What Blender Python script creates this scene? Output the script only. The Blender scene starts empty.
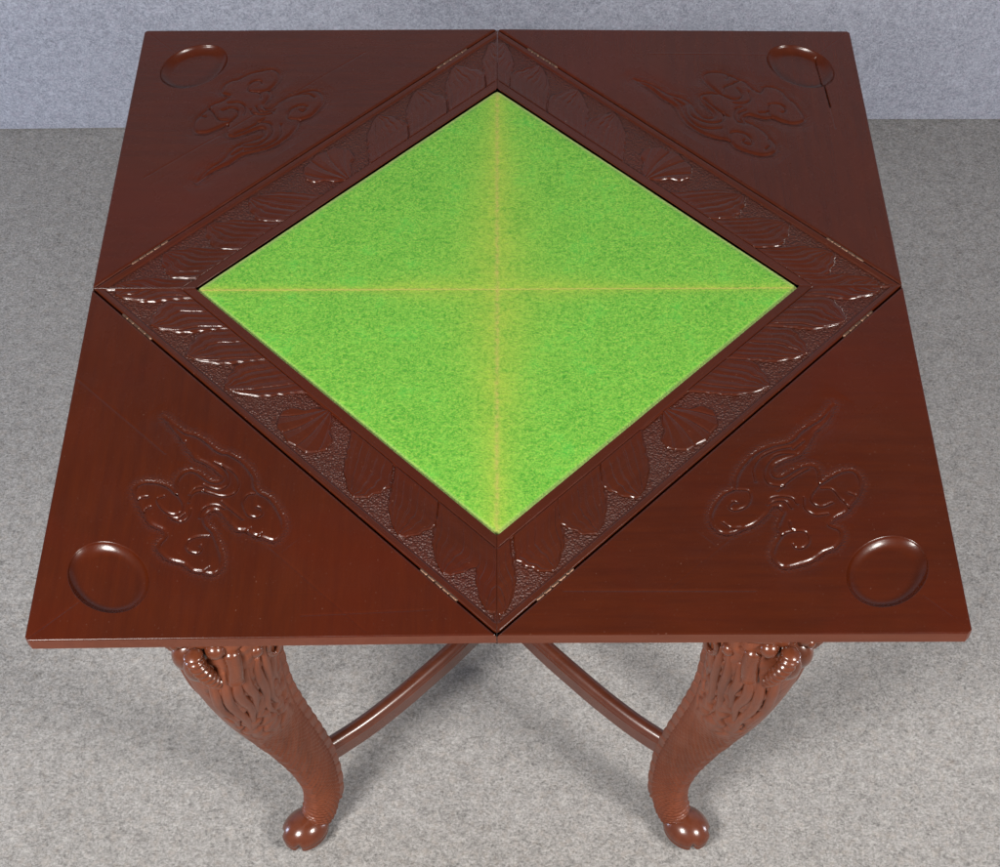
import bpy, math
import numpy as np
from mathutils import Matrix, Vector

S = bpy.context.scene
COL = S.collection
TOP = 0.74                      # height of the table top
HALF = 0.2828427                # half of a hinge line
rng = np.random.default_rng(7)

# ------------------------------------------------------------------ helpers
def link(o, parent=None):
    COL.objects.link(o)
    if parent is not None:
        o.parent = parent
    return o

def mesh_obj(name, verts, faces, mat, parent=None, smooth=True):
    me = bpy.data.meshes.new(name)
    me.from_pydata([tuple(map(float, v)) for v in verts], [], [tuple(map(int, f)) for f in faces])
    me.update()
    me.polygons.foreach_set('use_smooth', [smooth] * len(me.polygons))
    me.materials.append(mat)
    o = bpy.data.objects.new(name, me)
    return link(o, parent)

class MB:
    """collects several shapes into one mesh"""
    def __init__(self):
        self.v = []; self.f = []
    def add(self, v, f):
        b = len(self.v)
        self.v += [tuple(p) for p in v]
        self.f += [tuple(i + b for i in q) for q in f]
    def box(self, lo, hi):
        x0, y0, z0 = lo; x1, y1, z1 = hi
        self.add([(x0,y0,z0),(x1,y0,z0),(x1,y1,z0),(x0,y1,z0),(x0,y0,z1),(x1,y0,z1),(x1,y1,z1),(x0,y1,z1)],
                 [(0,3,2,1),(4,5,6,7),(0,1,5,4),(1,2,6,5),(2,3,7,6),(3,0,4,7)])
    def ball(self, c, r, fn=None, nu=28, nv=18):
        r = (r, r, r) if isinstance(r, (int, float)) else r
        V = [(0, 0, -1)]
        for j in range(1, nv):
            a = -math.pi/2 + math.pi*j/nv
            for i in range(nu):
                t = 2*math.pi*i/nu
                V.append((math.cos(a)*math.cos(t), math.cos(a)*math.sin(t), math.sin(a)))
        V.append((0, 0, 1))
        F = []
        for i in range(nu):
            F.append((0, 1+(i+1) % nu, 1+i))
        for j in range(nv-2):
            for i in range(nu):
                a = 1+j*nu; k = (i+1) % nu
                F.append((a+i, a+k, a+nu+k, a+nu+i))
        a = 1+(nv-2)*nu
        for i in range(nu):
            F.append((a+i, a+(i+1) % nu, len(V)-1))
        out = []
        for p in V:
            s = fn(p) if fn else 1.0
            out.append(tuple(c[k]+p[k]*r[k]*s for k in range(3)))
        self.add(out, F)
    def tube(self, pts, rad, nu=12, sub=6):
        """smooth tapered tube with round ends through pts; rad is a list or a function of t"""
        P = spline(np.array(pts, float), sub)
        n = len(P)
        if callable(rad):
            R = [rad(k/(n-1)) for k in range(n)]
        else:
            R = np.interp(np.linspace(0, 1, n), np.linspace(0, 1, len(rad)), rad)
        T = np.gradient(P, axis=0); T /= np.linalg.norm(T, axis=1)[:, None]
        ref = np.array([0.31, 0.87, 0.38])
        V = []; F = []
        for k in range(n):
            a = np.cross(T[k], ref); a /= np.linalg.norm(a); b = np.cross(T[k], a)
            for i in range(nu):
                t = 2*math.pi*i/nu
                V.append(P[k] + R[k]*(math.cos(t)*a + math.sin(t)*b))
        for k in range(n-1):
            for i in range(nu):
                j = (i+1) % nu
                F.append((k*nu+i, k*nu+j, (k+1)*nu+j, (k+1)*nu+i))
        c0 = len(V); V.append(P[0] - T[0]*R[0]*0.7); V.append(P[-1] + T[-1]*R[-1]*0.7)
        for i in range(nu):
            j = (i+1) % nu
            F.append((c0, j, i)); F.append((c0+1, (n-1)*nu+i, (n-1)*nu+j))
        self.add(V, F)
    def build(self, name, mat, parent=None, smooth=True):
        return mesh_obj(name, self.v, self.f, mat, parent, smooth)

def spline(P, sub):
    """Catmull-Rom through the points"""
    Q = np.vstack([2*P[0]-P[1], P, 2*P[-1]-P[-2]])
    out = []
    for i in range(1, len(Q)-2):
        for t in np.arange(sub)/sub:
            a, b, c, d = Q[i-1], Q[i], Q[i+1], Q[i+2]
            out.append(.5*((2*b)+(-a+c)*t+(2*a-5*b+4*c-d)*t*t+(-a+3*b-3*c+d)*t**3))
    out.append(P[-1])
    return np.array(out)

def smooth01(x):
    x = np.clip(x, 0, 1)
    return x*x*(3-2*x)

def dist_poly(X, Y, P):
    """distance to a polyline (mm)"""
    D = np.full(X.shape, 1e9)
    for (x0, y0), (x1, y1) in zip(P[:-1], P[1:]):
        dx, dy = x1-x0, y1-y0
        L = dx*dx+dy*dy+1e-9
        t = np.clip(((X-x0)*dx+(Y-y0)*dy)/L, 0, 1)
        D = np.minimum(D, (X-x0-t*dx)**2+(Y-y0-t*dy)**2)
    return np.sqrt(D)

def inside_poly(X, Y, P):
    r = np.zeros(X.shape, bool)
    n = len(P)
    for i in range(n):
        x0, y0 = P[i]; x1, y1 = P[(i+1) % n]
        if y0 == y1: continue
        c = ((y0 > Y) != (y1 > Y)) & (X < (x1-x0)*(Y-y0)/(y1-y0)+x0)
        r ^= c
    return r

def value_noise(X, Y, cell, seed):
    """cheap smooth 2-D noise in -1..1"""
    g = np.random.default_rng(seed).uniform(-1, 1, (128, 128))
    x = X/cell+500; y = Y/cell+500
    i = np.floor(x).astype(int); j = np.floor(y).astype(int)
    fx = smooth01(x-i); fy = smooth01(y-j)
    G = lambda a, b: g[a % 128, b % 128]
    return (G(i, j)*(1-fx)+G(i+1, j)*fx)*(1-fy)+(G(i, j+1)*(1-fx)+G(i+1, j+1)*fx)*fy

def grid_pieces(U, V, H, masks, attr, thick, name_mats, parent):
    """A carved board given as a height field (all in mm).  masks: list of (name, face mask) - the first also gets the
    edge and the underside.  All pieces share the normals of the whole carved surface."""
    n, m = U.shape
    P = np.stack([U, V, H], -1)/1000.0
    du = np.gradient(P, axis=1); dv = np.gradient(P, axis=0)
    N = np.cross(du, dv); N /= np.maximum(np.linalg.norm(N, axis=-1, keepdims=True), 1e-12)
    if N[n//2, m//2, 2] < 0: N = -N
    P = P.reshape(-1, 3); N = N.reshape(-1, 3); A = attr.reshape(-1)
    I = np.arange(n*m).reshape(n, m)
    Q = np.stack([I[:-1, :-1], I[:-1, 1:], I[1:, 1:], I[1:, :-1]], -1)
    flip = np.cross(P[Q[n//2, m//2, 1]]-P[Q[n//2, m//2, 0]], P[Q[n//2, m//2, 3]]-P[Q[n//2, m//2, 0]])[2] < 0
    if flip: Q = Q[..., ::-1]
    objs = []
    for k, (name, mask, mat, par) in enumerate(masks):
        q = Q[mask].reshape(-1, 4)
        used, inv = np.unique(q, return_inverse=True)
        verts = P[used]; nor = N[used]; at = A[used]
        faces = inv.reshape(-1, 4)
        loops = faces.reshape(-1); starts = np.arange(len(faces))*4
        if k == 0:
            rim = np.concatenate([I[0, :], I[1:, -1], I[-1, -2::-1], I[-2:0:-1, 0]])
            Pr = P[rim]
            nr = len(rim); b = len(verts)
            e = np.roll(Pr, -1, 0)-np.roll(Pr, 1, 0); out = np.stack([e[:, 1], -e[:, 0], 0*e[:, 0]], -1)
            out /= np.maximum(np.linalg.norm(out, axis=1, keepdims=True), 1e-12)
            cen = Pr.mean(0)
            if ((Pr-cen)*out).sum() < 0: out = -out
            low = Pr.copy(); low[:, 2] = -thick/1000.0
            verts = np.concatenate([verts, Pr, low, low])
            nor = np.concatenate([nor, out, out, np.tile([0, 0, -1.0], (nr, 1))])
            at = np.concatenate([at, np.zeros(nr*3)])
            j = np.arange(nr); j2 = (j+1) % nr
            sk = np.stack([b+j, b+j2, b+nr+j2, b+nr+j], -1)
            a, bb, cc = verts[sk[0, 0]], verts[sk[0, 1]], verts[sk[0, 2]]
            if np.cross(bb-a, cc-bb) @ out[0] < 0: sk = sk[:, ::-1]
            bot = b+2*nr+j
            loops = np.concatenate([loops, sk.reshape(-1), bot])
            starts = np.concatenate([starts, len(faces)*4+np.arange(nr)*4, [len(faces)*4+nr*4]])
        me = bpy.data.meshes.new(name)
        me.vertices.add(len(verts)); me.vertices.foreach_set('co', verts.reshape(-1))
        me.loops.add(len(loops)); me.loops.foreach_set('vertex_index', loops.astype(np.int32))
        me.polygons.add(len(starts)); me.polygons.foreach_set('loop_start', starts.astype(np.int32))
        me.update(calc_edges=True); me.validate()
        me.polygons.foreach_set('use_smooth', [True]*len(me.polygons))
        at_l = me.attributes.new('stipple', 'FLOAT', 'POINT'); at_l.data.foreach_set('value', at.astype(np.float32))
        me.normals_split_custom_set_from_vertices(nor.tolist())
        me.materials.append(mat)
        if k == 0:                                  # lighter wood colour on edge and underside
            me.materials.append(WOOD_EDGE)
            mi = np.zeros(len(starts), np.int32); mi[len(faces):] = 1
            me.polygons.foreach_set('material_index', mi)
        o = bpy.data.objects.new(name, me)
        link(o, objs[0] if (k and par is None) else par)
        objs.append(o)
    return objs

# ------------------------------------------------------------------ materials
def new_mat(name):
    m = bpy.data.materials.new(name); m.use_nodes = True
    nt = m.node_tree
    b = nt.nodes['Principled BSDF']
    return m, nt, b

def N(nt, t, **kw):
    n = nt.nodes.new(t)
    for k, v in kw.items():
        if hasattr(n, k): setattr(n, k, v)
        else: n.inputs[k.replace('_', ' ')].default_value = v
    return n

def mth(nt, op, a, b=None, clamp=False):
    n = nt.nodes.new('ShaderNodeMath'); n.operation = op; n.use_clamp = clamp
    for i, x in enumerate((a, b)):
        if x is None: continue
        if isinstance(x, (int, float)): n.inputs[i].default_value = x
        else: nt.links.new(x, n.inputs[i])
    return n.outputs[0]

def mixc(nt, f, a, b, mode='MIX'):
    n = nt.nodes.new('ShaderNodeMix'); n.data_type = 'RGBA'; n.blend_type = mode
    for i, x in ((0, f), (6, a), (7, b)):
        if isinstance(x, (int, float)): n.inputs[i].default_value = x
        elif isinstance(x, tuple): n.inputs[i].default_value = (*x, 1) if len(x) == 3 else x
        else: nt.links.new(x, n.inputs[i])
    return n.outputs[2]

def noise(nt, vec, scale, detail=3, rough=.55, dist=0.0):
    n = N(nt, 'ShaderNodeTexNoise'); n.inputs['Scale'].default_value = scale
    n.inputs['Detail'].default_value = detail; n.inputs['Roughness'].default_value = rough
    n.inputs['Distortion'].default_value = dist
    nt.links.new(vec, n.inputs['Vector']); return n.outputs['Fac']

def rampf(nt, x, a, b, lo=0.0, hi=1.0):
    n = nt.nodes.new('ShaderNodeMapRange'); n.inputs[1].default_value = a; n.inputs[2].default_value = b
    n.inputs[3].default_value = lo; n.inputs[4].default_value = hi
    nt.links.new(x, n.inputs[0]); return n.outputs[0]

def wood(name, dark, mid, rot, rough, grain=1.0, stip=False, coat=0.25, spec=.5, red=.5):
    m, nt, b = new_mat(name)
    tc = N(nt, 'ShaderNodeTexCoord')
    mp = N(nt, 'ShaderNodeMapping'); nt.links.new(tc.outputs['Object'], mp.inputs['Vector'])
    mp.inputs['Rotation'].default_value = rot
    mp2 = N(nt, 'ShaderNodeMapping'); nt.links.new(mp.outputs[0], mp2.inputs['Vector'])
    mp2.inputs['Scale'].default_value = (1.0, 14.0, 14.0)
    g1 = noise(nt, mp2.outputs[0], 9, 5, .6, .6)
    g2 = noise(nt, mp2.outputs[0], 60, 3, .6)
    big = noise(nt, tc.outputs['Object'], 7, 3, .5)
    f = mth(nt, 'ADD', mth(nt, 'MULTIPLY', g1, .65), mth(nt, 'MULTIPLY', g2, .35))
    f = mth(nt, 'ADD', f, mth(nt, 'MULTIPLY', big, .6))
    f = rampf(nt, f, .48, 1.12)
    c = mixc(nt, f, dark, mid)
    c = mixc(nt, mth(nt, 'MULTIPLY', rampf(nt, noise(nt, tc.outputs['Object'], 4.5, 4, .6, .8), .45, .7), red), c, tuple(k*g for k, g in zip(mid, (1.0, .62, .75))))
    # specks of dust and wear
    sp = noise(nt, tc.outputs['Object'], 420, 2, .5)
    spk = mth(nt, 'MULTIPLY', rampf(nt, sp, .70, .80), .35)
    c = mixc(nt, spk, c, (.22, .12, .09))
    nt.links.new(c, b.inputs['Base Color'])
    r = rampf(nt, noise(nt, tc.outputs['Object'], 22, 4, .6), .3, .7, rough-.05, rough+.09)
    if stip:
        ar = N(nt, 'ShaderNodeAttribute'); ar.attribute_name = 'stipple'
        r = mth(nt, 'ADD', r, mth(nt, 'MULTIPLY', ar.outputs['Fac'], .20))
    nt.links.new(r, b.inputs['Roughness'])
    b.inputs['Specular IOR Level'].default_value = spec
    b.inputs['Coat Weight'].default_value = coat; b.inputs['Coat Roughness'].default_value = .12
    bp = N(nt, 'ShaderNodeBump'); bp.inputs['Strength'].default_value = .12*grain; bp.inputs['Distance'].default_value = .0006
    nt.links.new(g2, bp.inputs['Height'])
    last = bp
    if stip:
        at = N(nt, 'ShaderNodeAttribute'); at.attribute_name = 'stipple'
        vo = N(nt, 'ShaderNodeTexVoronoi'); vo.inputs['Scale'].default_value = 490
        nt.links.new(tc.outputs['Object'], vo.inputs['Vector'])
        h = mth(nt, 'MULTIPLY', vo.outputs['Distance'], at.outputs['Fac'])
        b2 = N(nt, 'ShaderNodeBump'); b2.inputs['Strength'].default_value = .85; b2.inputs['Distance'].default_value = .0019
        nt.links.new(h, b2.inputs['Height']); nt.links.new(bp.outputs[0], b2.inputs['Normal'])
        last = b2
    nt.links.new(last.outputs[0], b.inputs['Normal'])
    return m

def cloth(name, dark, light, tint, rough=1.0):
    """needle-punched grey felt: mixed light and dark fibres"""
    m, nt, b = new_mat(name)
    tc = N(nt, 'ShaderNodeTexCoord'); o = tc.outputs['Object']
    fine = noise(nt, o, 330, 4, .8)
    fibre_map = N(nt, 'ShaderNodeMapping'); nt.links.new(o, fibre_map.inputs['Vector']); fibre_map.inputs['Scale'].default_value = (1, 1.5, 1.2)
    fibre_map.inputs['Rotation'].default_value = (.3, .2, .6)
    fib = noise(nt, fibre_map.outputs[0], 190, 3, .7, .8)
    midn = noise(nt, o, 55, 4, .65)
    big = noise(nt, o, 5, 4, .6)
    f = mth(nt, 'ADD', mth(nt, 'MULTIPLY', fine, .8), mth(nt, 'MULTIPLY', fib, .55))
    f = mth(nt, 'ADD', f, mth(nt, 'MULTIPLY', midn, .26))
    f = mth(nt, 'ADD', f, mth(nt, 'MULTIPLY', big, .10))
    f = rampf(nt, f, .66, 1.07)
    c = mixc(nt, f, dark, light)
    hue = noise(nt, o, 90, 2, .6)
    c = mixc(nt, mth(nt, 'MULTIPLY', rampf(nt, hue, .5, .7), .22), c, tint)
    nt.links.new(c, b.inputs['Base Color'])
    b.inputs['Roughness'].default_value = rough; b.inputs['Specular IOR Level'].default_value = .15
    b.inputs['Sheen Weight'].default_value = .15
    bp = N(nt, 'ShaderNodeBump'); bp.inputs['Strength'].default_value = .6; bp.inputs['Distance'].default_value = .003
    nt.links.new(mth(nt, 'ADD', fine, mth(nt, 'MULTIPLY', midn, .8)), bp.inputs['Height']); nt.links.new(bp.outputs[0], b.inputs['Normal'])
    return m

def baize():
    m, nt, b = new_mat('green_baize')
    tc = N(nt, 'ShaderNodeTexCoord'); o = tc.outputs['Object']
    sx = N(nt, 'ShaderNodeSeparateXYZ'); nt.links.new(o, sx.inputs[0])
    X, Y = sx.outputs[0], sx.outputs[1]
    ax = mth(nt, 'ABSOLUTE', X); ay = mth(nt, 'ABSOLUTE', Y)
    fine = noise(nt, o, 480, 3, .75); fine2 = noise(nt, o, 210, 3, .7)
    mid = noise(nt, o, 36, 4, .65); big = noise(nt, o, 9, 3, .55)
    # the pile: deep and light green fibres
    f = mth(nt, 'ADD', mth(nt, 'MULTIPLY', fine, .7), mth(nt, 'MULTIPLY', fine2, .7))
    f = mth(nt, 'ADD', f, mth(nt, 'MULTIPLY', mid, .22))
    f = rampf(nt, f, .64, .98)
    c = mixc(nt, f, (.042, .230, .015), (.185, .425, .050))
    c = mixc(nt, mth(nt, 'MULTIPLY', rampf(nt, mid, .55, .75), .45), c, (.015, .34, .035))
    # faded by light along the slits between the closed flaps, widest in the middle
    rad = mth(nt, 'SQRT', mth(nt, 'ADD', mth(nt, 'MULTIPLY', X, X), mth(nt, 'MULTIPLY', Y, Y)))
    wob = mth(nt, 'MULTIPLY', mth(nt, 'SUBTRACT', big, .5), .05)
    def band(a, along, k, w0, w1, reach):
        wid = rampf(nt, along, 0.0, reach, w0, w1)
        q = mth(nt, 'DIVIDE', mth(nt, 'ADD', a, mth(nt, 'MULTIPLY', wob, .22)), wid)
        e = mth(nt, 'MULTIPLY', mth(nt, 'POWER', mth(nt, 'ABSOLUTE', q), 1.4), -1.0)
        return mth(nt, 'MULTIPLY', mth(nt, 'EXPONENT', e), k)
    fade = mth(nt, 'MAXIMUM', band(ax, ay, .64, .036, .013, .24), band(ay, ax, .55, .026, .006, .13))
    fade = mth(nt, 'MULTIPLY', fade, rampf(nt, mth(nt, 'ADD', mth(nt, 'MULTIPLY', fine2, .5), mth(nt, 'MULTIPLY', mid, .5)), .35, .62, .35, 1.2), True)
    c = mixc(nt, fade, c, (.31, .37, .040))
    # overall dusting of yellow fibres
    c = mixc(nt, mth(nt, 'MULTIPLY', rampf(nt, fine, .54, .68), .5), c, (.31, .39, .06))
    # bare threads along the seams
    def seam(a, w, k):
        return mth(nt, 'MULTIPLY', rampf(nt, a, w, 0.0), k, True)
    s1 = mth(nt, 'MULTIPLY', seam(ax, .0034, 1.0), rampf(nt, fine2, .35, .65, .10, .70))
    s2 = mth(nt, 'MULTIPLY', seam(mth(nt, 'ABSOLUTE', mth(nt, 'ADD', Y, .0005)), .0030, .8), rampf(nt, X, .05, -.12, .03, .28))
    c = mixc(nt, mth(nt, 'MAXIMUM', s1, s2), c, (.36, .29, .09))
    c = mixc(nt, seam(mth(nt, 'ABSOLUTE', mth(nt, 'ADD', Y, .0008)), .0011, .8), c, (.44, .36, .09))
    # pale rubbed edge
    edge = mth(nt, 'ADD', ax, ay)
    c = mixc(nt, rampf(nt, edge, .291, .2985, 0, .75), c, (.40, .46, .17))
    nt.links.new(c, b.inputs['Base Color'])
    b.inputs['Roughness'].default_value = 1.0; b.inputs['Specular IOR Level'].default_value = .1
    b.inputs['Sheen Weight'].default_value = .1
    bp = N(nt, 'ShaderNodeBump'); bp.inputs['Strength'].default_value = .7; bp.inputs['Distance'].default_value = .0016
    nt.links.new(mth(nt, 'ADD', fine, fine2), bp.inputs['Height']); nt.links.new(bp.outputs[0], b.inputs['Normal'])
    return m

def metal(name, col, rough):
    m, nt, b = new_mat(name)
    tc = N(nt, 'ShaderNodeTexCoord')
    f = rampf(nt, noise(nt, tc.outputs['Object'], 300, 4, .7), .35, .65)
    nt.links.new(mixc(nt, f, tuple(x*.35 for x in col), col), b.inputs['Base Color'])
    b.inputs['Metallic'].default_value = .85; b.inputs['Roughness'].default_value = rough
    return m

WOOD_TOP = wood('polished_mahogany', (.031, .0042, .0008), (.058, .0088, .0008), (0, 0, math.radians(45)), .24, stip=True, coat=.12, spec=.33)
WOOD_RAIL = wood('carved_mahogany', (.032, .0050, .0012), (.058, .0096, .0017), (0, 0, 0), .23, stip=True, coat=.08, spec=.42)
WOOD_EDGE = wood('pale_edge_mahogany', (.075, .018, .008), (.120, .034, .017), (0, 0, math.radians(45)), .45, coat=0, spec=.3, red=.2)
WOOD_LEG = wood('worn_mahogany', (.082, .021, .009), (.190, .052, .022), (0, math.radians(90), 0), .40, coat=.1, spec=.4, red=.12)
WOOD_HEAD = wood('waxed_mahogany', (.066, .017, .007), (.140, .038, .016), (0, math.radians(90), 0), .24, coat=.4, red=.15)
WOOD_UNDER = wood('stretcher_mahogany', (.062, .016, .008), (.125, .033, .015), (0, 0, 0), .28, coat=.3, red=.3)
BRASS = metal('tarnished_brass', (.27, .155, .105), .45)
FLOORM = cloth('grey_floor_felt', (.120, .115, .111), (.468, .455, .444), (.38, .32, .27))
WALLM = cloth('blue_grey_wall_felt', (.17, .18, .215), (.50, .515, .59), (.42, .37, .44))

# ------------------------------------------------------------------ carved motifs traced in flap coordinates (0.1 mm)
OUT_A = [(1032, 514), (919, 527), (782, 542), (684, 560), (673, 549), (589, 584), (461, 603), (342, 573), (208, 556), (117, 567), (92, 619), (134, 669), (195, 692), (292, 697), (382, 729), (408, 812), (370, 903), (272, 977), (396, 986), (498, 1029), (584, 1106), (598, 1186), (547, 1235), (423, 1280), (315, 1313), (202, 1339), (118, 1325), (42, 1304), (-23, 1335), (-45, 1421), (-85, 1463), (-172, 1471), (-254, 1456), (-362, 1402), (-474, 1391), (-540, 1345), (-626, 1294), (-629, 1217), (-552, 1134), (-426, 1071), (-287, 1019), (-186, 1009), (-113, 971), (-88, 899), (-118, 842), (-202, 828), (-324, 845), (-422, 844), (-486, 794), (-569, 780), (-629, 748), (-742, 698), (-745, 619), (-674, 526), (-540, 465), (-377, 431), (-254, 454), (-171, 438), (-66, 371), (109, 342), (283, 368), (327, 403), (431, 424), (547, 424), (668, 445), (790, 500)]
LIN_A = [[(-233, 489), (-201, 536), (-223, 612), (-293, 654), (-369, 676), (-438, 650), (-455, 591), (-409, 553), (-361, 565)], [(-83, 751), (-229, 746), (-373, 741)], [(-85, 999), (-35, 938), (-37, 858), (-94, 801), (-162, 784)], [(272, 977), (156, 1001), (91, 1063), (105, 1133), (186, 1171), (302, 1161), (356, 1130), (336, 1074)], [(78, 1175), (-2, 1137), (-1, 1055), (49, 994)], [(124, 1179), (51, 1135), (50, 1064)], [(126, 789), (164, 841), (159, 906), (116, 962)], [(181, 900), (196, 815), (157, 763)], [(303, 520), (205, 495), (85, 520), (17, 596), (30, 680), (103, 724), (181, 744)], [(233, 494), (87, 465), (-26, 496), (-95, 584), (-82, 667), (-25, 724), (56, 762), (132, 795)], [(482, 1255), (458, 1203), (435, 1180)], [(331, 1301), (345, 1259), (330, 1230)], [(-294, 1066), (-230, 1136), (-201, 1213), (-237, 1272), (-304, 1286), (-370, 1248), (-355, 1196), (-319, 1177)], [(-546, 1320), (-548, 1271)], [(-486, 794), (-492, 747)], [(-612, 765), (-605, 717)]]
OUT_B = [(-1147, 466), (-944, 484), (-727, 451), (-531, 454), (-379, 372), (-221, 321), (-30, 324), (133, 371), (242, 436), (374, 407), (565, 455), (663, 525), (703, 636), (653, 720), (513, 777), (376, 814), (248, 809), (157, 797), (109, 846), (129, 912), (189, 936), (293, 983), (336, 1055), (443, 1081), (554, 1134), (598, 1219), (580, 1302), (473, 1361), (357, 1414), (226, 1431), (122, 1470), (8, 1453), (-60, 1389), (-41, 1319), (-39, 1283), (-130, 1274), (-262, 1305), (-356, 1281), (-448, 1271), (-574, 1224), (-648, 1142), (-656, 1062), (-576, 1000), (-458, 968), (-346, 943), (-408, 882), (-455, 807), (-426, 742), (-327, 695), (-199, 671), (-124, 631), (-122, 576), (-196, 521), (-321, 547), (-449, 597), (-580, 593), (-744, 540), (-941, 538)]
LIN_B = [[(251, 444), (178, 536), (216, 601), (315, 638), (414, 607), (444, 543), (368, 517), (349, 552)], [(603, 602), (594, 695), (517, 756)], [(-346, 943), (-185, 971), (-125, 1031), (-146, 1114), (-249, 1156)], [(-305, 988), (-364, 1065), (-333, 1189)], [(-118, 938), (-30, 1020), (-35, 1127), (-126, 1203)], [(-439, 1193), (-461, 1249)], [(-337, 1210), (-311, 1304)], [(336, 1055), (241, 1102), (169, 1191), (222, 1270), (311, 1280), (362, 1235), (351, 1190)], [(178, 1014), (227, 1066), (225, 1101)], [(175, 762), (98, 737), (11, 791), (-39, 876), (-19, 942)], [(152, 768), (76, 794), (30, 857), (53, 937)], [(-9, 724), (-221, 729), (-397, 765)], [(-482, 494), (-353, 418), (-186, 375), (-48, 413), (53, 522)], [(-450, 570), (-328, 465), (-170, 466), (-60, 531), (-18, 629), (-89, 735)], [(-626, 531), (-476, 524)]]


# ------------------------------------------------------------------ the table
table = link(bpy.data.objects.new('card_table', None))
table['label'] = 'dark carved mahogany card table with four triangular flaps open round faded green baize'
table['category'] = 'card table'

ANG = {'BL': -135, 'BR': -45, 'TR': 45, 'TL': 135}      # direction each hinge side faces
def side_matrix(key, tilt=0.0, z=TOP):
    a = math.radians(ANG[key])
    v = Vector((math.cos(a), math.sin(a), 0)); u = Vector((v.y, -v.x, 0))
    M = Matrix.Identity(4)
    for i in range(3):
        M[i][0] = u[i]; M[i][1] = v[i]; M[i][2] = (0, 0, 1)[i]
    M.translation = v*0.2828427 + Vector((0, 0, z))
    return M @ Matrix.Rotation(math.radians(tilt), 4, 'X')

HMM = HALF*1000
def edge_round(d, r):
    t = np.clip(d, 0, r)
    return np.sqrt(np.maximum(r*r-(r-t)**2, 0))-r

def s_samples(n, extra):
    s = np.linspace(-1, 1, n)
    e = np.array(extra)
    return np.unique(np.concatenate([s, 1-e, -1+e]))

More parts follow.
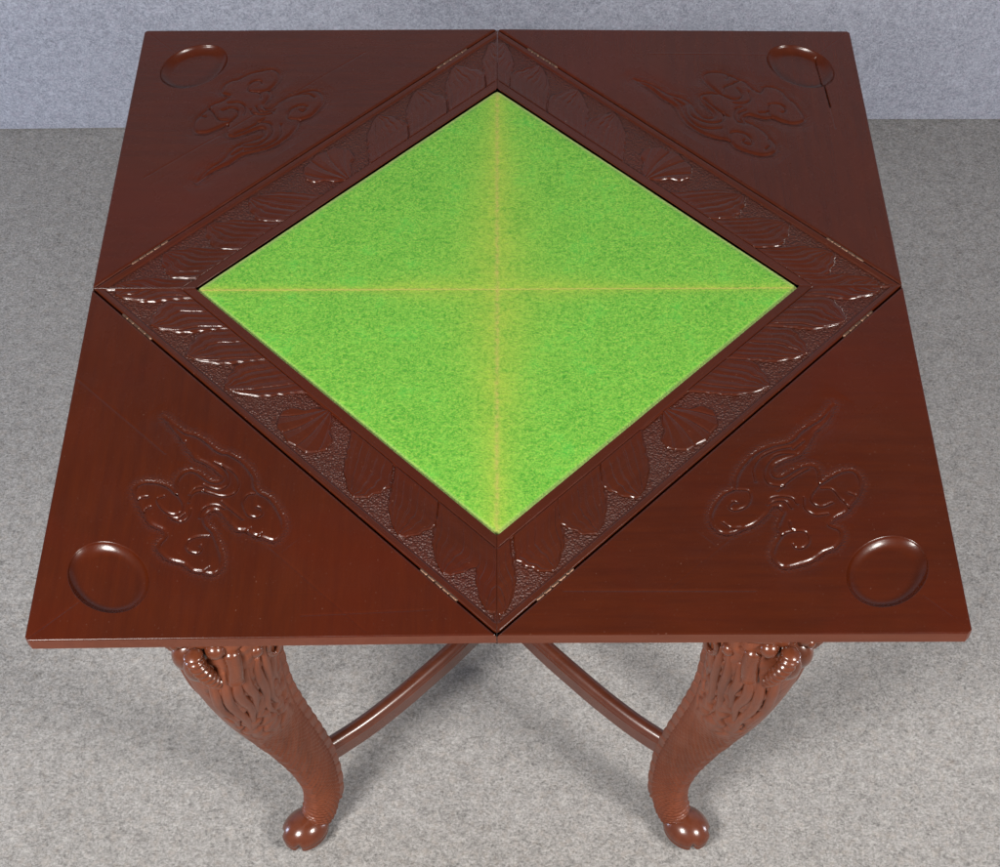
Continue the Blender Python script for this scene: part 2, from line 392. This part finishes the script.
def make_flap(key, tilt, seed, label, strong_lines):
    nv = 420
    v = np.unique(np.concatenate([np.linspace(.9, HMM-1.6, nv), .9+np.array([.15, .35, .6, 1.2, 1.8, 2.5])]))
    s = s_samples(860, [.0006, .0014, .0024, .0045])
    Vg, Sg = np.meshgrid(v, s, indexing='ij')
    Ug = Sg*(HMM+1.2-Vg)
    H = np.zeros_like(Ug)
    st = np.zeros_like(Ug)
    # slow unevenness of an old hand-planed board
    H += .16*value_noise(Ug, Vg, 70, seed)+.05*value_noise(Ug, Vg, 22, seed+1)
    # edges
    d_out = (1-np.abs(Sg))*(HMM+1.2-Vg)*.7071
    H += edge_round(d_out, 1.3)+edge_round(Vg-.9, 3.0)
    # board joints: a mitred frame round a triangular panel
    jl = [((-146, 77), (146, 77), .10), ((0, 223), (0, 282), .10), ((0, 223), (146, 77), .07), ((0, 223), (-146, 77), .07)]
    jl += strong_lines
    for a, b_, dep in jl:
        D = dist_poly(Ug, Vg, [a, b_])
        H -= dep*np.exp(-(D/.75)**2)
    # cup recess
    cu, cv, ea, eb = 0.0, 195.0, 42.0, 31.8
    rr = np.sqrt(((Ug-cu)/ea)**2+((Vg-cv)/eb)**2)
    rim = (1-rr)*36.0
    # cloud scroll
    if key == 'BL':
        out, lines, sg = OUT_A, LIN_A, 1
    else:
        out, lines, sg = OUT_B, LIN_B, 1
    out = spline(np.array(out+[out[0]], float)/10, 3)
    box = (Ug > out[:, 0].min()-14) & (Ug < out[:, 0].max()+14) & (Vg > out[:, 1].min()-14) & (Vg < out[:, 1].max()+14)
    x, y = Ug[box], Vg[box]
    ins = inside_poly(x, y, out.tolist())
    D = dist_poly(x, y, out.tolist())
    wob = 1+.25*value_noise(x, y, 9, seed+3)
    ho = -1.8*wob*np.exp(-(D/8.0)**1.3)                          # ground cut away round the cloud
    hi = -1.9*np.exp(-(D/1.35)**1.6)-.45*np.exp(-(D/4.0))+.12*value_noise(x, y, 7, seed+5)
    h = np.where(ins, hi, ho)
    sti = np.where(ins, 0, np.clip(1.0-D/9.0, 0, .6)*smooth01((D-1.0)/2.5))
    for ln in lines:
        q = spline(np.array(ln, float)/10, 4)
        Dl = dist_poly(x, y, q.tolist())
        h -= np.where(ins, 1, .5)*(1.4*np.exp(-(Dl/.95)**2)+.30*np.exp(-(Dl/3.2)**2))
    hh = H[box]
    fade = np.clip((rim[box]*-1-1)/6, 0, 1)
    H[box] = hh+h*fade
    st[box] = sti*fade
    tt = np.clip(rim/12.0, 0, 1)
    for _ in range(2):
        H[1:-1, 1:-1] = .5*H[1:-1, 1:-1]+.125*(H[:-2, 1:-1]+H[2:, 1:-1]+H[1:-1, :-2]+H[1:-1, 2:])
    dep = 7.4*(1-(1-tt)**2.2)*smooth01(rim/1.6)
    H = np.where(rim > 0, H*np.clip(1-rim/2, 0, 1)-dep+.10*value_noise(Ug, Vg, 18, seed+9), H)
    for a, b_, dp in strong_lines:
        if dp > .5:
            H -= np.where(rim > 0, dp*.6*np.exp(-(dist_poly(Ug, Vg, [a, b_])/.7)**2), 0)
    cu_ = (Ug[:-1, :-1]+Ug[1:, 1:])/2; cv_ = (Vg[:-1, :-1]+Vg[1:, 1:])/2
    m_cup = ((cu_-cu)/ea)**2+((cv_-cv)/eb)**2 < 1.0
    m_cl = np.zeros_like(m_cup)
    bb = (cu_ > out[:, 0].min()) & (cu_ < out[:, 0].max()) & (cv_ > out[:, 1].min()) & (cv_ < out[:, 1].max())
    m_cl[bb] = inside_poly(cu_[bb], cv_[bb], out.tolist())
    m_cl &= ~m_cup
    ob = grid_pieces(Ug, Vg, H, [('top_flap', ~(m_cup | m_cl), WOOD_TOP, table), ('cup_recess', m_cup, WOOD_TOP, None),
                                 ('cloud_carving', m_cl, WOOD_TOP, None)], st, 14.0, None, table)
    ob[0].matrix_local = side_matrix(key, tilt)
    if label: ob[0]['label'] = label
    # two brass hinges let into the hinge edge
    for c in (-212, 212):
        mb = MB()
        L = 46
        for k in range(5):
            x0 = c-L/2+k*L/5; x1 = x0+L/5-.25
            mb.tube([((x0+.6)/1000, .0002, -.0011), ((x0+L/10)/1000, .0002, -.0011), ((x1-.6)/1000, .0002, -.0011)], [.0015, .0015, .0015], 12, 3)
        mb.box(((c-L/2)/1000, .0008, -.0042), ((c+L/2)/1000, .0024, -.0016))
        mb.build('hinge', BRASS, ob[0])
    return ob[0]

make_flap('BL', -1.5, 11, '', [((201, 80), (70, 77), .50), ((-70, 77), (-201, 76), .34), ((0, 284), (-2, 228), .4), ((-150, 104), (-226, 22), .3)])
make_flap('BR', 0.0, 23, '', [((212, 10), (96, 127), .5), ((-2, 232), (-2, 262), .30), ((150, 73), (60, 77), .3)])
make_flap('TR', -1.1, 37, 'flap with an open crack running from its cup recess', [((-134, 90), (0, 223), -.28), ((0, 223), (66, 164), 2.6), ((66, 164), (92, 140), .5), ((226, 36), (215, 47), .4)])
make_flap('TL', 0.0, 41, '', [((-150, 91), (150, 77), .4), ((20, 262), (0, 283), .1)])

def make_rail(key, seed):
    w = np.unique(np.concatenate([np.linspace(.4, 71.5, 165), .4+np.array([.2, .5, 1.0, 1.6]), 71.5-np.array([.2, .5, 1.0]), [60.8, 61.3, 61.8, 62.3, 62.8]]))
    s = s_samples(1500, [.0006, .0014, .0025])
    W, Sg = np.meshgrid(w, s, indexing='ij')
    U = Sg*(HMM-.15-W); V = -W
    H = np.zeros_like(U)
    GR = -2.1
    step = smooth01((W-6.0)/2.6)*(1-smooth01((W-60.6)/1.8))
    body = np.full_like(U, GR)
    st = np.clip((W-7.5)/2, 0, 1)*np.clip((61-W)/2, 0, 1)
    vp = 57.0-W                                             # distance outward from the inner line
    y = np.clip(vp/44.0, 0, 1.3)
    jit = np.random.default_rng(seed)
    def put(hleaf, d):
        """d: distance inside the leaf edge (mm)"""
        nonlocal body, st
        prof = smooth01(d/1.6)
        hh = GR*(1-prof)+hleaf*prof
        m = d > 0
        body = np.where(m, np.maximum(body, hh), body)
        st = np.where(d > -.2, 0, st)
    GV = [-5, 2, 11, 21, 28, 35, 39, 44, 46.5, 49]; GA = [-62.5, -55.4, -48, -40.4, -35, -26.5, -19.5, -11, -2, 6]
    UV = [16, 22, 37, 43, 46.5, 49]; UA = [14, 12.8, 8.2, 3.8, -1, -8]
    gq = np.interp(vp, GV, GA)
    for sg in (-1, 1):
        for k, tip in enumerate((92, 149, 206, 263)):
            tip = tip+jit.uniform(-2, 2)
            a = sg*U-tip
            ph = jit.uniform(0, 3)
            lo = gq+.9-.75*(1-np.cos((vp+ph)*2*math.pi/9.5))*np.clip(vp/12, 0, 1)
            up = np.minimum(np.where(vp < 16, 99, np.interp(vp, UV, UA)), gq+58.5)+.8*np.sin(vp*.55+ph)*np.clip(vp/20, 0, 1)
            d = np.minimum((a-lo)*.62, (up-a)*.80)
            q = np.clip((a-gq)/np.maximum(up-gq, 3), 0, 1)
            nfl = 6.4+jit.uniform(-.4, .4)
            tq = (q**.92+.035*np.sin(vp*.13+k))*nfl
            t_ = tq % 1.0
            gap = np.maximum(np.abs(up-gq)/nfl, .5)*.62              # rib spacing in mm
            x_ = np.minimum(t_, 1-t_)*gap
            env = np.clip((50-vp)/12, .25, 1)*np.clip((vp+6)/8, .4, 1)
            vein = np.exp(-(x_/.95)**1.5)
            saw = np.where(t_ < .82, t_/.82, 1-smooth01((t_-.82)/.18))
            deep = (.6+.4*np.sin(np.floor(tq)*2.3+k))
            crest = -.10-env*(.72*saw+.95*vein*deep)-.9*(q-.45)**2*np.clip(vp/20, 0, 1)
            put(crest, np.where(vp > -4.2, d, -1))
    # fan-shaped leaf in the middle of the rail
    fx, fy = U, vp+9
    R = np.hypot(fx, fy); A = np.arctan2(fx, fy)
    Aw = np.abs(A)/.80
    lim = 56.5-2.0*np.abs(np.sin(A*8.0))-11*np.clip(Aw, 0, 1.3)**4+.8*np.sin(A*3+seed)
    d = np.minimum((lim-R)*.9, (.80-.05*np.sin(R*.3)-np.abs(A))*np.maximum(R, 8)*.8)
    crest = -.2-.5*np.abs(np.sin(A*8.0+.4*np.sin(R*.07)))**.8-1.0*np.exp(-((np.abs(np.sin(A*8.0+1.57+.4*np.sin(R*.07)))*np.maximum(R, 8)/8.0)/1.0)**1.5)*np.clip(R/40, .25, 1)-.3*np.clip(1-R/14, 0, 1)
    put(crest, np.where(vp > -4.2, d, -1))
    H = body*step
    H += -.55*np.exp(-((W-61.6)/.7)**2)-.25*smooth01((W-62)/1.5)
    H += -.35*smooth01((W-2)/4)*(1-step)*(W < 30)
    H += edge_round(W-.4, 1.8)+edge_round(71.5-W, .9)+.07*value_noise(U, V, 30, seed)
    for _ in range(2):                                      # tools leave soft edges
        H[1:-1, 1:-1] = .5*H[1:-1, 1:-1]+.125*(H[:-2, 1:-1]+H[2:, 1:-1]+H[1:-1, :-2]+H[1:-1, 2:])
    # mitre: a slight raised arris left between the carvings
    dm = (1-np.abs(Sg))*(HMM-.15-W)*.7071
    H = np.where((dm < 2.2), H*np.clip(dm/2.2, 0, 1)**1.2-.12*np.clip(1-dm/2.2, 0, 1), H)
    H += edge_round(dm, .35)
    st *= np.clip((dm-1.5)/2, 0, 1)
    full = np.ones((U.shape[0]-1, U.shape[1]-1), bool)
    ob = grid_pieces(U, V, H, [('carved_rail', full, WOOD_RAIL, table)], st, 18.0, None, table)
    ob[0].matrix_local = side_matrix(key, 0)
for k, key in enumerate(('BL', 'BR', 'TR', 'TL')):
    make_rail(key, 60+k)

# the baize panel: slightly uneven cloth glued on a board
n = 90
g = np.linspace(-.2104, .2104, n)
GX, GY = np.meshgrid(g, g, indexing='xy')
c45 = math.cos(math.pi/4)
BX = (GX-GY)*c45; BY = (GX+GY)*c45
BZ = TOP-.0022+.00022*value_noise(BX*1000, BY*1000, 45, 5)-.0010*(np.exp(-(BX/.0012)**2)+np.exp(-(BY/.0012)**2)*.8)
ed = .2104-np.maximum(np.abs(GX), np.abs(GY))
BZ -= .0012*np.clip(1-ed/.005, 0, 1)**2
bv = np.stack([BX, BY, BZ], -1).reshape(-1, 3)
I = np.arange(n*n).reshape(n, n)
bf = np.stack([I[:-1, :-1], I[:-1, 1:], I[1:, 1:], I[1:, :-1]], -1).reshape(-1, 4)
mesh_obj('playing_surface', bv, bf, baize(), table)

# boards under the top and the square frame that carries it
mb = MB()
r_ = .365
mb.add([(-r_, 0, TOP-.044), (0, -r_, TOP-.044), (r_, 0, TOP-.044), (0, r_, TOP-.044), (-r_, 0, TOP-.0185), (0, -r_, TOP-.0185), (r_, 0, TOP-.0185), (0, r_, TOP-.0185)],
       [(3, 2, 1, 0), (4, 5, 6, 7), (0, 1, 5, 4), (1, 2, 6, 5), (2, 3, 7, 6), (3, 0, 4, 7)])
mb.build('base_board', WOOD_UNDER, table, smooth=False)
for k in range(4):
    mb = MB()
    mb.box((-.232, -.262, .615), (.232, -.242, TOP-.0445))
    mb.box((-.232, -.266, .617), (.232, -.2625, .628))
    o = mb.build('apron', WOOD_UNDER, table, smooth=False)
    o.rotation_euler.z = k*math.pi/2

# ------------------------------------------------------------------ cabriole legs (built along +x, then turned to the corners)
LEGP = np.array([  # d, z, radius
    (.256, .695, .034), (.257, .645, .037), (.259, .595, .041), (.263, .550, .0455), (.268, .500, .0462), (.265, .445, .0422), (.2580, .380, .0362),
    (.2455, .310, .0312), (.2315, .235, .0272), (.2205, .165, .0243), (.2155, .110, .0216), (.2155, .070, .0210), (.2200, .042, .0210), (.2250, .028, .0195)])
LEGP[:, 0] *= 2**.5
C = spline(LEGP, 40)
arc = np.concatenate([[0], np.cumsum(np.hypot(np.diff(C[:, 0]), np.diff(C[:, 1])))])
T = np.gradient(C[:, :2], axis=0); T /= np.linalg.norm(T, axis=1)[:, None]
Nrm = np.stack([-T[:, 1], T[:, 0]], 1)                     # outward (+d) side
Nrm *= np.sign(Nrm[len(Nrm)//2, 0])

def leg_point(i, th, r):
    d = C[i, 0]+Nrm[i, 0]*math.cos(th)*r; z = C[i, 1]+Nrm[i, 1]*math.cos(th)*r
    return (d, math.sin(th)*r, z)

def make_leg(name_parent):
    nt_ = 132
    V = []
    for i in range(len(C)):
        z = C[i, 1]; r0 = C[i, 2]; sarc = arc[i]*1000
        mane = float(smooth01((z-.33)/.06))*float(smooth01((.60-z)/.05))
        scale = 1-float(smooth01((z-.30)/.08))
        for k in range(nt_):
            th = 2*math.pi*k/nt_
            sq = 1+.06*math.cos(2*th)
            r = r0*sq
            th_s = (th+math.pi) % (2*math.pi)-math.pi
            # overlapping fish scales on the shank
            rows = sarc/6.0
            cols = th_s*r0*1000/6.6
            par = math.floor(rows) % 2
            cx = (cols+.5*par) % 1-.5; cy = rows % 1
            sc = math.sqrt(max(0, 1-(2*cx)**2))*(1-cy)
            belly = float(smooth01((abs(th_s)-.45)/.25))
            r += scale*.0021*(sc-.5)*(.35+.65*belly)
            # belly plates on the front
            r += scale*(1-belly)*.0007*math.sin(sarc*2*math.pi/7.5)
            # waving mane locks, combed downwards
            ph = th_s*11+1.15*math.sin(sarc*.115+2.2*math.sin(th_s*2))+(.9*math.sin(sarc*.27+th_s*5))
            lock = abs(math.sin(ph*.5))
            r += mane*(.0050*(lock**.55-.6)-.0016*math.exp(-(lock/.16)**2))*float(smooth01((abs(th_s)-.25)/.3))
            # faint tool marks
            r += .00018*math.sin(sarc*.9+th_s*13)*math.sin(th_s*7-sarc*.33)
            V.append(leg_point(i, th, r))
    F = []
    for i in range(len(C)-1):
        for k in range(nt_):
            j = (k+1) % nt_
            F.append((i*nt_+k, (i+1)*nt_+k, (i+1)*nt_+j, i*nt_+j))
    F.append(tuple(range(nt_))); F.append(tuple((len(C)-1)*nt_+k for k in range(nt_-1, -1, -1)))
    leg = mesh_obj('cabriole_leg', V, F, WOOD_LEG, name_parent)
    # notched ridge down the back of the leg
    mb = MB()
    prof = []
    idx = [i for i in range(len(C)) if .05 < C[i, 1] < .60]
    V = []; F = []
    for q, i in enumerate(idx):
        z = C[i, 1]; r0 = C[i, 2]*1.06
        ph = (arc[i]*1000 % 25)/25
        notch = .0016*math.exp(-(min(ph, 1-ph)/.09)**2)
        lift = .0062-.0010*abs(ph-.5)*2-notch
        hw = (.0105+.0062*float(smooth01((z-.10)/.30)))-.5*notch
        ca = C[i]; nn = Nrm[i]
        for (pp, rr) in ((-hw-.001, r0*.55), (-hw, r0+lift-.0016), (-hw*.80, r0+lift), (hw*.80, r0+lift), (hw, r0+lift-.0016), (hw+.001, r0*.55)):
            V.append((ca[0]-nn[0]*rr, pp, ca[1]-nn[1]*rr))
    for q in range(len(idx)-1):
        for k in range(5):
            F.append((q*6+k, q*6+k+1, (q+1)*6+k+1, (q+1)*6+k))
    F.append(tuple(range(6))); F.append(tuple((len(idx)-1)*6+k for k in range(5, -1, -1)))
    mesh_obj('back_ridge', V, F, WOOD_LEG, leg)
    # polished scroll foot with a cleft toe
    mb = MB()
    def toe(p):
        x, y, z = p
        s = 1.0
        an = abs(math.atan2(y, x))
        s -= .24*math.exp(-((an-.62)/.11)**2)*max(0, min(1, (.48-z)*2))*max(0, min(1, (z+.95)*4))
        s -= .085*math.exp(-((z+.08)/.07)**2)
        s += .07*math.exp(-((z+.38)/.18)**2)
        s += .05*math.exp(-((z-.15)/.30)**2)
        return s
    mb.ball((.337, 0, .0214), (.0300, .0250, .0218), toe, 72, 48)
    mb.build('foot', WOOD_HEAD, leg)
    # carved beast head on the knee
    mb = MB(); hs = .070
    mb.ball((.300, 0, .588), (.036, .040, .046))
    mb.ball((.330, 0, .562), (.026, .026, .026))
    mb.ball((.322, 0, .534), (.021, .023, .022))
    for sg in (-1, 1):
        mb.ball((.346, sg*.0120, .592), (.0145, .0115, .0125))
        mb.ball((.357, sg*.0130, .588), .0065)
        mb.tube([(.346, sg*.012, .604), (.333, sg*.026, .615), (.317, sg*.036, .612), (.308, sg*.040, .604)], [.006, .008, .008, .004], 14)
        mb.ball((.338, sg*.0275, .602), .0100)
        # ridged lip ending in a curl
        mb.tube([(.358, sg*.020, .608), (.358, sg*.0235, .592), (.354, sg*.0265, .575), (.348, sg*.0275, .558), (.341, sg*.0275, .545)],
                lambda t: (.0086-.0016*t)*(1+.15*math.sin(t*2*math.pi*8.5)), 18, 20)
        cl = [(.336+.0105*math.cos(a)*(1-a/10), sg*.0305, .536+.0105*math.sin(a)*(1-a/10)) for a in np.linspace(.8, 8.0, 17)]
        mb.tube(cl, [.0046, .0042, .0034, .0022], 10, 3)
        mb.ball((.343, sg*.0090, .566), (.0225, .0170, .0235))
        # tusk with a blunt end
        mb.tube([(.326, sg*.034, .592), (.328, sg*.0395, .575), (.331, sg*.0420, .560), (.332, sg*.0430, .555)], [.0095, .0085, .0082, .0088], 16)
        # boss behind the eye, ear with a slot
        mb.ball((.303, sg*.0430, .578), (.0075, .0065, .0080))
        ear = [(.284+.0070*math.cos(a), sg*.0445, .566+.0130*math.sin(a)) for a in np.linspace(0, 2*math.pi, 17)]
        mb.tube(ear, [.0032]*4, 10, 3)
        mb.tube([(.318, sg*.036, .616), (.300, sg*.042, .612), (.284, sg*.0435, .598)], [.005, .006, .003], 12)
    mb.v = [(x+hs, y, z-.040) for x, y, z in mb.v]
    mb.build('beast_head', WOOD_HEAD, leg)
    # loose locks of the mane lying over the leg
    mb = MB()
    lr = np.random.default_rng(3)
    for sg in (-1, 1):
        for k in range(7):
            t0 = .50+k*.27+lr.uniform(-.04, .04)
            z0 = .535-.012*abs(k-5)*.25+lr.uniform(-.008, .008)
            L = .135+.030*math.sin(k*1.7)+lr.uniform(-.01, .02)
            pts = []
            for q in range(9):
                z = z0-L*q/8
                i = int(np.argmin(np.abs(C[:, 1]-z)))
                th = t0*(1+.05*q/8)+.085*math.sin(q*1.35+k*.9)*(q/8+.15)
                pts.append(leg_point(i, sg*th, C[i, 2]*(1+.06*math.cos(2*th))-.0016))
            mb.tube(pts, [.0040, .0066, .0064, .0052, .0034, .0006], 14, 5)
    mb.build('mane', WOOD_LEG, leg)
    return leg

leg0 = make_leg(table)
corner = (-135, -45, 45, 135)
for k, a in enumerate(corner):
    if k == 0:
        l = leg0
    else:
        l = leg0.copy(); link(l, table)
        for ch in list(leg0.children):
            c = ch.copy(); COL.objects.link(c); c.parent = l
    l.rotation_euler.z = math.radians(a)
    l.location.x = (-.003, -.009, -.007, -.005)[k]                   # the old frame stands a little askew

# curved cross stretcher: one moulded arm from every leg to a turned boss in the middle
prof = [(-.0085, -.021), (.0085, -.021), (.0100, -.0195), (.0100, .0025), (.0088, .0040), (.0088, .0055), (.0068, .0092), (.0035, .0116), (0, .0123), (-.0035, .0116), (-.0068, .0092), (-.0088, .0055), (-.0088, .0040), (-.0100, .0025), (-.0100, -.0195)]
for sx, sy in ((-1, -1), (1, -1), (1, 1), (-1, 1)):
    P = spline(np.array([(.2040, .2000), (.163, .169), (.124, .134), (.092, .102), (.064, .073), (.030, .035), (.010, .012)]), 10)
    P = P*np.array([sx, sy])
    Tn = np.gradient(P, axis=0); Tn /= np.linalg.norm(Tn, axis=1)[:, None]
    Nn = np.stack([-Tn[:, 1], Tn[:, 0]], 1)
    V = []; F = []
    m = len(prof)
    for i in range(len(P)):
        for (a, b) in prof:
            V.append((P[i, 0]+Nn[i, 0]*a, P[i, 1]+Nn[i, 1]*a, .160+b))
    for i in range(len(P)-1):
        for k in range(m):
            j = (k+1) % m
            F.append((i*m+k, i*m+j, (i+1)*m+j, (i+1)*m+k))
    F.append(tuple(range(m-1, -1, -1))); F.append(tuple((len(P)-1)*m+k for k in range(m)))
    o = mesh_obj('stretcher', V, F, WOOD_UNDER, table)
    o.data.set_sharp_from_angle(angle=math.radians(33))
mb = MB(); mb.ball((0, 0, .163), (.030, .030, .021)); mb.ball((0, 0, .188), (.012, .012, .014))
mb.build('stretcher_boss', WOOD_UNDER, table)

# ------------------------------------------------------------------ the setting
n = 140
g = np.linspace(-3, 3, n)
wall_y = lambda x: 1.081+.007*x+.004*np.sin(x*3.1+1)
gy = np.linspace(-4.0, 1, n)
GX, GT = np.meshgrid(g, np.linspace(0, 1, n))
GY = -4.0+(wall_y(GX)+.02+4.0)*GT
GZ = .0012*value_noise(GX*1000, GY*1000, 180, 77)-.0012
fv = np.stack([GX, GY, GZ], -1).reshape(-1, 3)
I = np.arange(n*n).reshape(n, n)
ff = np.stack([I[:-1, :-1], I[:-1, 1:], I[1:, 1:], I[1:, :-1]], -1).reshape(-1, 4)
o = mesh_obj('floor', fv, ff, FLOORM); o['kind'] = 'structure'
GZ = 2.05*GT
GY = wall_y(GX)+.006*value_noise(GX*1000, GZ*1000, 260, 78)*np.clip(GZ/.15, 0, 1)
wv = np.stack([GX, GY, GZ+.002], -1).reshape(-1, 3)
o = mesh_obj('wall', wv, ff, WALLM); o['kind'] = 'structure'

# ------------------------------------------------------------------ light: two studio lamps by the camera, a cool one aimed at the wall, an unseen fill added at its right, bounced room light
def area(name, loc, target, size, power, col):
    l = bpy.data.lights.new(name, 'AREA'); l.shape = 'DISK'; l.size = size; l.energy = power; l.color = col
    o = bpy.data.objects.new(name, l); link(o); o.location = loc
    o.rotation_euler = (Vector(target)-Vector(loc)).to_track_quat('-Z', 'Y').to_euler()
    return o
area('studio_lamp', (-.98, -1.40, 1.86), (-.1, -.1, .5), .62, 66, (1.0, .965, .92))
area('studio_lamp', (1.42, -1.20, 1.70), (.1, 0, .5),   .52, 46, (1.0, .955, .90))
area('wall_wash', (-1.7, .05, .24), (-.35, 1.1, .42), .4, 8.5, (.62, .75, 1.0))
area('wall_wash', (1.7, .05, .24), (.35, 1.1, .42), .4, 7.5, (.88, .90, 1.0))  # unseen fill lamp, added to brighten the right part of the wall
w = bpy.data.worlds.new('World'); S.world = w; w.use_nodes = True
w.node_tree.nodes['Background'].inputs[0].default_value = (.95, .97, 1.0, 1)
w.node_tree.nodes['Background'].inputs[1].default_value = .20

# ------------------------------------------------------------------ camera
cam = bpy.data.cameras.new('camera'); cam.sensor_width = 36; cam.lens = 60.909; cam.clip_end = 100; cam.clip_start = .05
co = bpy.data.objects.new('camera', cam); link(co); S.camera = co
r = Vector((.999985813, -.000547036, -.005298488)); u = Vector((.00371097, .78513555, .61931284)); f = Vector((-.00382124, .61932372, -.78512644))
M = Matrix.Identity(4)
for i in range(3):
    M[i][0] = r[i]; M[i][1] = u[i]; M[i][2] = -f[i]
M.translation = (.00873044, -1.15091834, TOP+1.22451369)
co.matrix_world = M
S.view_settings.view_transform = 'Standard'; S.view_settings.look = 'None'
S.view_settings.exposure = 0; S.view_settings.gamma = 1
